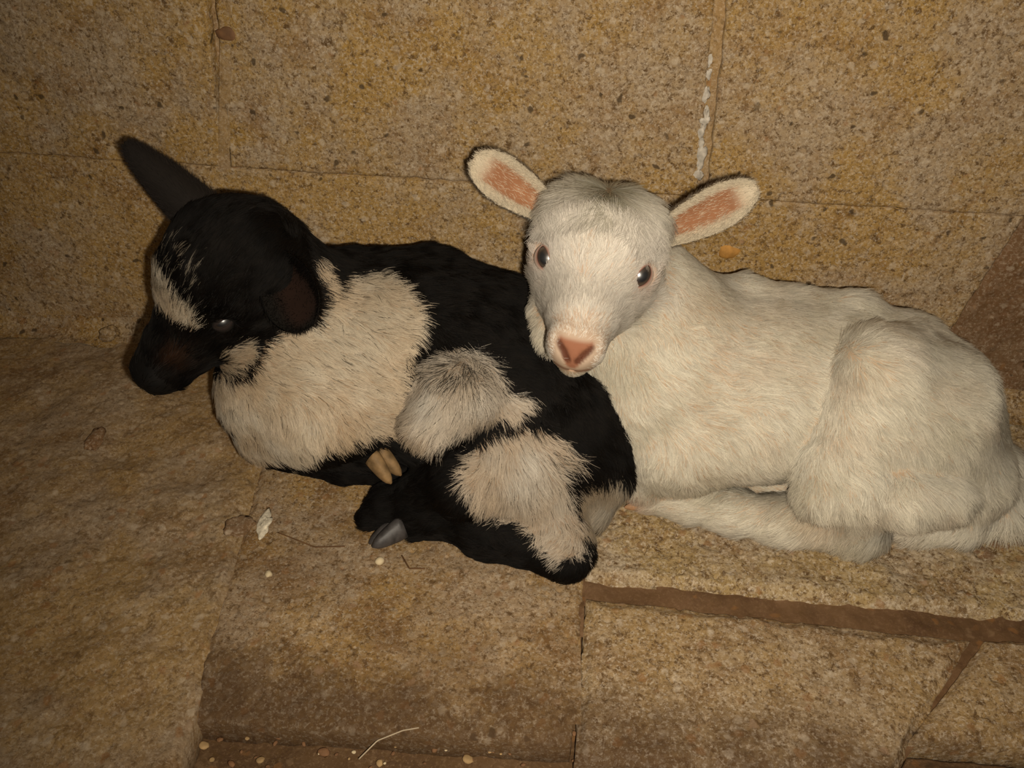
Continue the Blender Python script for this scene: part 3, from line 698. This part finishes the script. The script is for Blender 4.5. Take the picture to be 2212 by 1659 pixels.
def black_col(P, hair):
    n1 = np.stack([fbm(P, .012, 3, 61), fbm(P, .012, 3, 71)], 1); n3 = fbm(P, .004, 2, 81)
    x, y = project(P + 0); x = x + n1[:, 0]*16; y = y + n1[:, 1]*16
    if hair: jr = np.random.RandomState(len(P)); x = x + jr.randn(len(P))*5; y = y + jr.randn(len(P))*5
    blk = np.array([.0040, .0028, .0019]); c = blk*np.ones((len(P), 1)); c = c*(1 + .8*n3[:, None])
    f, u, s = BH.loc(P)
    wcol = np.array([.54, .46, .35]); warm = np.array([.45, .33, .21]); w2 = np.clip(.45 + fbm(P, .03, 3, 5)*1.1, 0, .8)[:, None]; wc = wcol*(1-w2) + warm*w2
    for k_ in ('chest', 'neck', 'flank', 'thigh'):
        m = inpoly(x, y, WP[k_]); c[m] = wc[m]
        if k_ in ('flank', 'thigh'): c[m] = (c*np.array([.93, .97, 1.06]))[m]
    if hair:      # dark hairs mixed into the top of the flank patch and the back of the thigh patch
        pr = .42*np.exp(-(((x-985)/70)**2 + ((y-800)/38)**2)) + .40*np.exp(-(((x-1215)/35)**2 + ((y-985)/30)**2)) + .04
        dm = (jr.rand(len(P)) < pr) & (fbm(P, .005, 2, 45) > -.3); c[dm] = (c*.12)[dm]
    m = inpoly(x, y, WP['tail']); c[m] = (wc*.62)[m]
    m = inpoly(x, y, WP['brow']) & (fbm(P, .003, 2, 91) > -.45); c[m] = (wc*.85)[m]
    m = inpoly(x, y, WP['cheek']); c[m] = (wc*.75)[m]
    # grizzled forehead and brown tinge round the muzzle
    gz = (fbm(P, .0025, 2, 93) > .35) & (x < 420) & (x > 300) & (y > 520) & (y < 690); c[gz] = (wc*.35)[gz]
    mz = (np.exp(-(((x-372)/26)**2 + ((y-778)/22)**2))*.3)[:, None]; c = c*(1-mz) + np.array([.10, .045, .022])*mz
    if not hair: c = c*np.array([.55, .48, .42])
    return c
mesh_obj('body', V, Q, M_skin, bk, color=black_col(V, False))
def black_w(C):
    f, u, s = BH.loc(C); e = np.minimum(((f-.036)**2 + (u-.010)**2 + (s-.042)**2), ((f-.036)**2 + (u-.010)**2 + (s+.042)**2)) < .0105**2
    hd = (f > -.07) & (f < .14) & (np.abs(s) < .07) & (np.abs(u) < .07)
    return np.where((f > .112) & (f < .15) & (np.abs(s) < .03) | e, 0.05, 1)*np.where(hd, 1.2, 1)
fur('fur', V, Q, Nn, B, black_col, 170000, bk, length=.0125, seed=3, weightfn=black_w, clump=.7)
for s in (1, -1):
    add_eye(bk, BH.p(.036, .010, s*.0375*1.05), BH.d(.20, .50, s*.80), BH.d(.95, .15, -s*.2), .0108*BH.k, M_eyed, ((.02, .012, .01), (.006, .005, .004)), .80, .27)
add_ear(bk, 'ear', BH.p(-.022, .022, -.040), at(268, 307, Y=-.15), imgdir(-.5, .3, -.6), .050, M_skin, (.05, .025, .015), (.012, .009, .007), 'black ear pointing up and left', cup=.5, furcol=(.010, .0075, .006), seed=6, rootw=.9, peak=.12, pw=1.35)
add_ear(bk, 'ear', BH.p(-.030, .010, .048), at(676, 702, Y=-.285), imgdir(-.45, .2, 1), .056, M_skin, (.022, .010, .006), (.010, .008, .006), 'black ear folded toward the viewer', cup=.6, furcol=(.008, .006, .005), seed=7, rootw=.7)
add_hoof(bk, at(822, 992, Y=-.262), imgdir(.70, -.70, .1), imgdir(.5, .5, .75), .0215, M_hoof_tan, 'tan cloven hoof of the folded foreleg')
add_hoof(bk, at(852, 1142, Z=.015), imgdir(-.85, -.35, .3), imgdir(-.3, .9, .15), .0245, M_hoof_grey, 'grey hoof of the hind leg')

# ------------------------------------------------------------------ the white kid
wk = empty('goat_kid', tuple(at(1650, 1100, Z=0.)))
tag(wk, 'white goat kid lying curled at the right, facing the viewer', 'goat kid')
W = Body()
back = np.array([1., 0, 0])
n_sh = nd(1450, 815, 196, Y=-.135); n_md = nd(1620, 830, 184, Y=-.128); n_lo = nd(1800, 845, 176, Y=-.122); n_rp = nd(1950, 890, 176, Y=-.125)
W.cone(n_sh, n_md, .03, back + (0, -.1, -.25)); W.cone(n_md, n_lo, .03, back + (0, -.1, -.3)); W.cone(n_lo, n_rp, .03, back + (0, -.1, -.3), flen=1.2)
W.cone(nd(1400, 900, 150, Y=-.16), nd(1470, 960, 105, Y=-.19), .02, (.3, -.2, -1))            # brisket
W.cone(nd(1640, 925, 112, Y=-.18), nd(1500, 945, 98, Y=-.19), .02, (.6, 0, -.8))              # belly
# backbone ridge, loin and hip point
W.cone(nd(1420, 630, 44, Y=-.098), nd(1600, 640, 32, Y=-.090), .02, back); W.cone(nd(1600, 640, 32, Y=-.090), nd(1840, 672, 28, Y=-.090), .02, back)
W.cone(nd(1840, 672, 28, Y=-.090), nd(1965, 738, 34, Y=-.095), .02, back + (0, 0, -.3), flen=1.3); W.cone(nd(1965, 738, 34, Y=-.095), nd(2035, 820, 50, Y=-.11), .03, back + (0, 0, -.6), flen=1.6)
W.cone(nd(2030, 875, 86, Y=-.125), nd(2115, 1010, 74, Y=-.14), .03, (.35, 0, -1), flen=1.5)
W.group(.007)
W.cone(nd(1882, 806, 66, Y=-.180), nd(1852, 920, 104, Y=-.186), .03, (.7, -.1, -.7), flen=1.2)
W.cone(nd(1850, 915, 108, Y=-.190), nd(1798, 1000, 84, Y=-.215), .02, (.5, -.1, -1), flen=1.2)
W.cone(nd(1890, 775, 50, Y=-.165), nd(1965, 730, 30, Y=-.120), .03, (1, 0, .2))
W.cone(nd(1798, 1000, 84, Y=-.215), nd(1775, 1062, 60, Y=-.235), .012, (.2, 0, -1), flen=1.2)
W.cone(nd(1915, 820, 88, Y=-.172), nd(2000, 865, 128, Y=-.158), .03, (.8, -.1, -.5), flen=1.3)
W.cone(nd(1950, 920, 140, Y=-.168), nd(2055, 1020, 115, Y=-.172), .03, (.5, -.1, -1), flen=1.4)
W.group(.009)
# far hind shank tucked at the back, heel lumps, tail
W.cone(nd(1950, 1070, 72, Y=-.235), nd(2030, 1075, 62, Y=-.228), .016, (.5, -.2, -.8), flen=1.3)
W.cone(nd(2075, 1125, 50, Z='on'), nd(1975, 1128, 42, Z='on'), .012, (-.6, -.2, -.5), flen=1.2)
W.cone(nd(2150, 1010, 50, Y=-.15), nd(2155, 1105, 50, Z='on'), .016, (.2, -.2, -1), flen=1.7)
W.group(.010)
# near hind leg: hock at the front, cannon bone lying forward along the slab
W.cone(nd(1850, 1050, 72, Y=-.232), nd(1852, 1142, 52, Z='on'), .02, (.2, -.4, -.8), flen=1.4)
W.cone(nd(1845, 1132, 58, Z='on'), nd(1700, 1126, 46, Z='on'), .014, (-.5, -.25, -.5), flen=1.2)
W.cone(nd(1700, 1126, 46, Z='on'), nd(1590, 1108, 42, Z='on'), .014, (-1, -.3, -.3), flen=1.1)
W.cone(nd(1590, 1108, 42, Z='on'), nd(1490, 1084, 40, Z='on'), .014, (-1, -.3, -.3), flen=1.1)
W.cone(nd(1490, 1084, 40, Z='on'), nd(1405, 1078, 31, Z='on'), .014, (-1, -.2, -.2), flen=.7)
W.group(.012)
# folded foreleg beneath the chest
W.cone(nd(1430, 975, 75, Y=-.205), nd(1395, 1035, 42, Y=-.205), .014, (-.2, -.1, -1))
W.cone(nd(1400, 1035, 40, Y=-.20), nd(1570, 1042, 24, Y=-.185), .014, (.5, 0, -.8))
W.cone(nd(1570, 1042, 22, Y=-.185), nd(1700, 1052, 20, Y=-.185), .014, (1, 0, 0), flen=.4)
W.group(.02)
# neck
H0 = at(1290, 548, Y=-.165)
WH = Frame(H0, imgdir(-.194, -.60, .775), imgdir(.978, -.185, .08), .965)
W.cone((WH.p(-.030, -.020), .052), nd(1440, 700, 140, Y=-.13), .03, TOW(WH.p(0, 0), n_sh[0]), flen=.9)
W.cone((WH.p(-.010, -.045), .034), nd(1370, 830, 120, Y=-.165), .03, (.3, -.1, -1), flen=1.)
W.cone(nd(1168, 668, 24, Y=-.195), nd(1196, 722, 30, Y=-.205), .012, (-.3, 0, -1), flen=.9); W.cone(nd(1196, 722, 30, Y=-.205), nd(1250, 660, 45, Y=-.19), .012, (-.3, 0, -1), flen=.9)
add_head(W, WH, wide=1.06)
for pr in B.pr:      # the white kid's chest and flank give way where the dark kid's rump leans on them
    if pr[0] == 'c': W.cut((pr[1], pr[3] + .0045), (pr[2], pr[4] + .0045), .006)
V, Q = W.build(.0019); V = smooth_mesh(V, Q, 1); V = V + 0*V
V[:, 2] = np.maximum(V[:, 2], .0012); Nn = vert_normals(V, Q)
def white_col(P, hair):
    f, u, s = WH.loc(P); n1 = fbm(P, .03, 3, 5); n2 = fbm(P, .008, 3, 9)
    cream = np.array([.72, .655, .53]); warm = np.array([.62, .52, .40]); grey = np.array([.36, .33, .235])
    c = cream[None]*np.ones((len(P), 1)); w = np.clip(sstep(n1, .0, .6)*.6 + sstep(n2, .1, .7)*.3, 0, 1)[:, None]
    c = c*(1-w) + warm*w
    dk = (sstep(fbm(P, .045, 3, 15), .05, .5)*.35 + (sstep(fbm(P, .004, 2, 25), .15, .6)*.30 if hair else 0))[:, None]; c = c*(1-dk) + np.array([.40, .35, .24])*dk
    # shade of the hollow beside the spine painted in tan; tan tinge over the hock, behind the elbow, at the hip
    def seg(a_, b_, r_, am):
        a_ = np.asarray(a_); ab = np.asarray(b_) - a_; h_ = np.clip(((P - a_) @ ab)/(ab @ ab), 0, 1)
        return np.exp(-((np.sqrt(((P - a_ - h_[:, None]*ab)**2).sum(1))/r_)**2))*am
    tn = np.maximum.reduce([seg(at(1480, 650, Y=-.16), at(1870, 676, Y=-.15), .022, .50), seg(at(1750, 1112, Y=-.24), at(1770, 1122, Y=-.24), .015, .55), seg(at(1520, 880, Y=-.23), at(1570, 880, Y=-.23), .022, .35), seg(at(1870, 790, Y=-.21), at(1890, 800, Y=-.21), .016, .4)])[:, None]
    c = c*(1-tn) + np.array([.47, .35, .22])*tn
    # pinkish-white face
    face = (sstep(f, -.02, .03)*sstep(u, -.045, -.02))[:, None]; c = c*(1-face) + np.array([.74, .67, .58])*face*1
    g = (np.exp(-((s/.013)**2))*np.exp(-(((f-.004)/.036)**2))*sstep(u, .012, .03)*(.85 + .5*fbm(P, .006, 2, 35)))[:, None]; g = np.clip(g, 0, 1); c = c*(1-g) + grey*g       # greyish whorl on the poll
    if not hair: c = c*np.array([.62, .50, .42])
    wdt = .003 + .0100*np.clip((u + .030)/.021, 0, 1)
    nose = sstep(f, .112, .120)*sstep(-np.abs(s), -wdt-.0022, -wdt+.0010)*sstep(u, -.033, -.029)*sstep(-u, .0045, .0085)
    nose = np.maximum(nose, sstep(f, .108, .114)*sstep(-np.abs(u+.0355), -.0040, -.0015)*sstep(-np.abs(s), -.019, -.012)*.6)[:, None]
    c = c*(1-nose) + np.array([.27, .11, .060])*nose
    for sg in (-1, 1):
        A_ = np.array([.1262, -.0095, sg*.0135]); B_ = np.array([.1290, -.0225, sg*.0040]); q_ = np.stack([f, u, s], 1) - A_; ab = B_ - A_
        h_ = np.clip((q_ @ ab)/(ab @ ab), 0, 1); dd = np.sqrt(((q_ - h_[:, None]*ab)**2).sum(1)); m_ = sstep(-dd, -.0042, -.0018)[:, None]*.9
        c = c*(1-m_) + np.array([.085, .026, .013])*m_
    for sg in (-1, 1):
        e = (np.exp(-(((f-.040)/.015)**2 + ((u-.005)/.013)**2 + ((s-sg*.045)/.018)**2))*.5)[:, None]; c = c*(1-e) + np.array([.42, .24, .18])*e
    kn = (np.exp(-(((P - at(1372, 1090, Z=.015))/.018)**2).sum(1))*.7)[:, None]; c = c*(1-kn) + np.array([.55, .30, .2])*kn
    return c
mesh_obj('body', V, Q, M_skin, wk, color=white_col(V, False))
def white_w(C):
    f, u, s = WH.loc(C); inn = (f > .108) & (f < .14) & (np.abs(s) < .0140) & (u < -.006) & (u > -.038)
    e = np.minimum(((f-.036)**2 + (u-.010)**2 + (s-.042)**2), ((f-.036)**2 + (u-.010)**2 + (s+.042)**2)) < .0105**2
    hd = (f > .0) & (f < .14) & (np.abs(s) < .06) & (np.abs(u) < .06)
    return np.where(inn | e, 0.02, 1)*np.where(hd, 1.5, 1)
def white_flow(R, Fl):
    f, u, s = WH.loc(R); m = (sstep(u, .018, .035)*sstep(-f, -.05, -.02)*(np.abs(s) < .05))[:, None]
    rad = WH.s[None]*s[:, None] + WH.f[None]*(f + .012)[:, None]; rad /= (np.linalg.norm(rad, axis=1)[:, None] + 1e-6)
    return Fl*(1-m*.9) + rad*m*.9
def white_len(R):
    f, u, s = WH.loc(R); hd = sstep(u, .015, .03)*(np.abs(s) < .06)*(f > -.07)*(f < .05)
    return (1 + .9*hd)*(1 - .5*sstep(f, .09, .11))
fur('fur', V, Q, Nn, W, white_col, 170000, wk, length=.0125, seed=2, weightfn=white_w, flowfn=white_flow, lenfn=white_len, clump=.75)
for s, lb in ((1, None), (-1, None)):
    c = WH.p(.0375, .009, s*.0375); ax = WH.d(.42, .05, s*.70) + 1.7*TOW(WH.o, CP)
    add_eye(wk, c, ax, WH.d(.75, -.45, -s*.2), .0120*WH.k, M_eye, ((.16, .06, .04), (.60, .47, .38)), .98, .44)
add_ear(wk, 'ear', WH.p(-.018, .020, -.044), at(1022, 342, Y=-.135), imgdir(.10, -.30, 1), .042, M_skin, (.28, .125, .060), (.50, .42, .31), 'pink-lined ear pointing up and left', cup=.55, furcol=(.54, .46, .34), seed=4, rootw=.55, peak=.6, nfur=9000)
add_ear(wk, 'ear', WH.p(-.018, .016, .046), at(1636, 403, Y=-.135), imgdir(-.05, -.35, 1), .041, M_skin, (.28, .125, .060), (.50, .42, .31), 'pink-lined ear pointing up and right', cup=.55, furcol=(.54, .46, .34), seed=5, rootw=.55, peak=.6, pw=1.8, nfur=9000)
add_hoof(wk, at(1378, 1086, Z=.012), np.array([-1, -.1, 0.]), np.array([0, -.3, 1.]), .0125, M_hoof_pink, 'pinkish hoof tip')

# ------------------------------------------------------------------ small things on the floor
def lying(name, px, py, r, mat, label, cat, sq=(1, 1, .7), amp=.2, seed=1, rot=0, n=12, lift=0.):
    p = at(px, py, Z=r*sq[2]*.8 + lift)
    o = lump_mesh(name, p, r, mat, None, seed=seed, n=n, amp=amp, sq=sq, rot=rot); return tag(o, label, cat)
lying('crust', 574, 1128, .0075, M_crust, 'white crumbly crust lump on the slab below the folded forelegs', 'debris', (.9, 1.9, .45), .7, 3, .1, 18)
lying('pebble', 820, 1212, .0042, M_ppebble, 'small round pale pebble below the black hind hoof', 'pebble', (1, 1, .8), .1, 4)
lying('pebble', 580, 1240, .0032, M_ppebble, 'tiny pale pebble below the white crust lump', 'pebble', (1, 1, .8), .2, 5)
lying('pebble', 238, 722, .0105, M_slabp, 'ochre pebble left of the dark muzzle', 'pebble', (1, .8, .8), .6, 6, .4, 16, .016)
lying('pebble', 205, 668, .0095, M_dstone, 'brown pebble by the wall, left of the pale brow', 'pebble', (.8, 1.3, .8), .6, 7, .3, 16, .016)
lying('stone', 205, 950, .0100, M_dstone, 'brown flat stone lying left of the chest', 'stone', (.7, 1.6, .35), .6, 8, .2, 18, .005)
lying('crust', 518, 1135, .012, M_dstone, 'round brown flat clod left of the white crust lump', 'debris', (1, 1, .25), .45, 9, .2, 18, .005)
def stalk(name, pts, r, mat, label, cat):
    P = np.array(pts); t = np.linspace(0, len(P)-1, 30); Pi = np.stack([np.interp(t, range(len(P)), P[:, i]) for i in range(3)], 1)
    T = np.gradient(Pi, axis=0); T /= np.linalg.norm(T, axis=1)[:, None]; S = np.cross(T, [0, 0, 1.]); S /= np.linalg.norm(S, axis=1)[:, None]; Up = np.cross(S, T)
    V = np.concatenate([Pi + r*(S*math.cos(a) + Up*math.sin(a)) for a in np.linspace(0, 2*np.pi, 7)[:-1]]); n = len(Pi)
    F = [(j*n+i, j*n+i+1, ((j+1) % 6)*n+i+1, ((j+1) % 6)*n+i) for j in range(6) for i in range(n-1)] + [tuple(j*n for j in range(6)), tuple(j*n+n-1 for j in range(6))[::-1]]
    return tag(mesh_obj(name, V, F, mat), label, cat)
stalk('straw', [at(868, 1200, Z=.0025), at(884, 1228, Z=.003), at(918, 1228, Z=.0025)], .0007, M_straw, 'bent dark bit of straw below the black hind leg', 'straw')
stalk('straw', [at(600, 1150, Z=.0025), at(680, 1182, Z=.004), at(745, 1180, Z=.002)], .0006, M_straw, 'thin brown stalk right of the white crust lump', 'straw')
stalk('straw', [at(775, 1640, Z=-.015), at(815, 1600, Z=-.010), at(870, 1578, Z=-.006), at(905, 1572, Z=-.004)], .0006, M_pstraw, 'thin pale stalk over the dark dirt at the bottom', 'straw')
def mound(name, px, py, rx, ry, h, mat, parent, seed):
    c = at(px, py, Z=0.); n = 90; u, v = np.meshgrid(np.linspace(-1, 1, n), np.linspace(-1, 1, n)); X = np.stack([c[0]+u.ravel()*rx, c[1]+v.ravel()*ry, np.zeros(n*n)], 1)
    r = np.sqrt(u.ravel()**2 + v.ravel()**2) + .5*fbm(X, .05, 4, seed); X[:, 2] = h*(1 - sstep(r, .2, 1.0)) - .0105 + fbm(X, .012, 4, seed+1)*.0025
    i = np.arange(n*n).reshape(n, n)
    return mesh_obj(name, X, np.stack([i[:-1, :-1].ravel(), i[:-1, 1:].ravel(), i[1:, 1:].ravel(), i[1:, :-1].ravel()], 1), mat, parent)
mound('dirt', 2240, 1190, .16, .070, .0125, M_red, floor, 3)
# gravel and rubble lying in the dirt bed at the bottom edge: embedded pieces of the floor
rs = np.random.RandomState(12)
base_lump = [lump_mesh('pebble', (0, 0, 0), 1, m, floor, seed=50+i, n=6, amp=.3, sq=(1, .8, .6)) for i, m in enumerate((M_pebble, M_bpebble, M_ppebble, M_bpebble))]
spots = [(562, 1642, 10), (600, 1590, 9), (640, 1588, 12), (700, 1625, 13), (440, 1610, 12), (730, 1580, 9), (860, 1600, 8), (940, 1618, 8), (1010, 1640, 13), (500, 1650, 9), (1280, 1640, 14), (1180, 1622, 9), (820, 1648, 9)]
while len(spots) < 70: spots.append((rs.uniform(380, 1500), rs.uniform(1570, 1659), rs.uniform(3, 7)))
for i, (px, py, rp) in enumerate(spots):
    p = at(px, py, Z=-.026); r = rp*depth(p)/FPX
    b = base_lump[i % 4]; o = b if i < 4 else b.copy()
    if i >= 4: COL.objects.link(o)
    o.parent = floor; o.location = p; o.scale = (r, r, r*.8); o.rotation_euler = (0, 0, rs.uniform(0, 6.28))
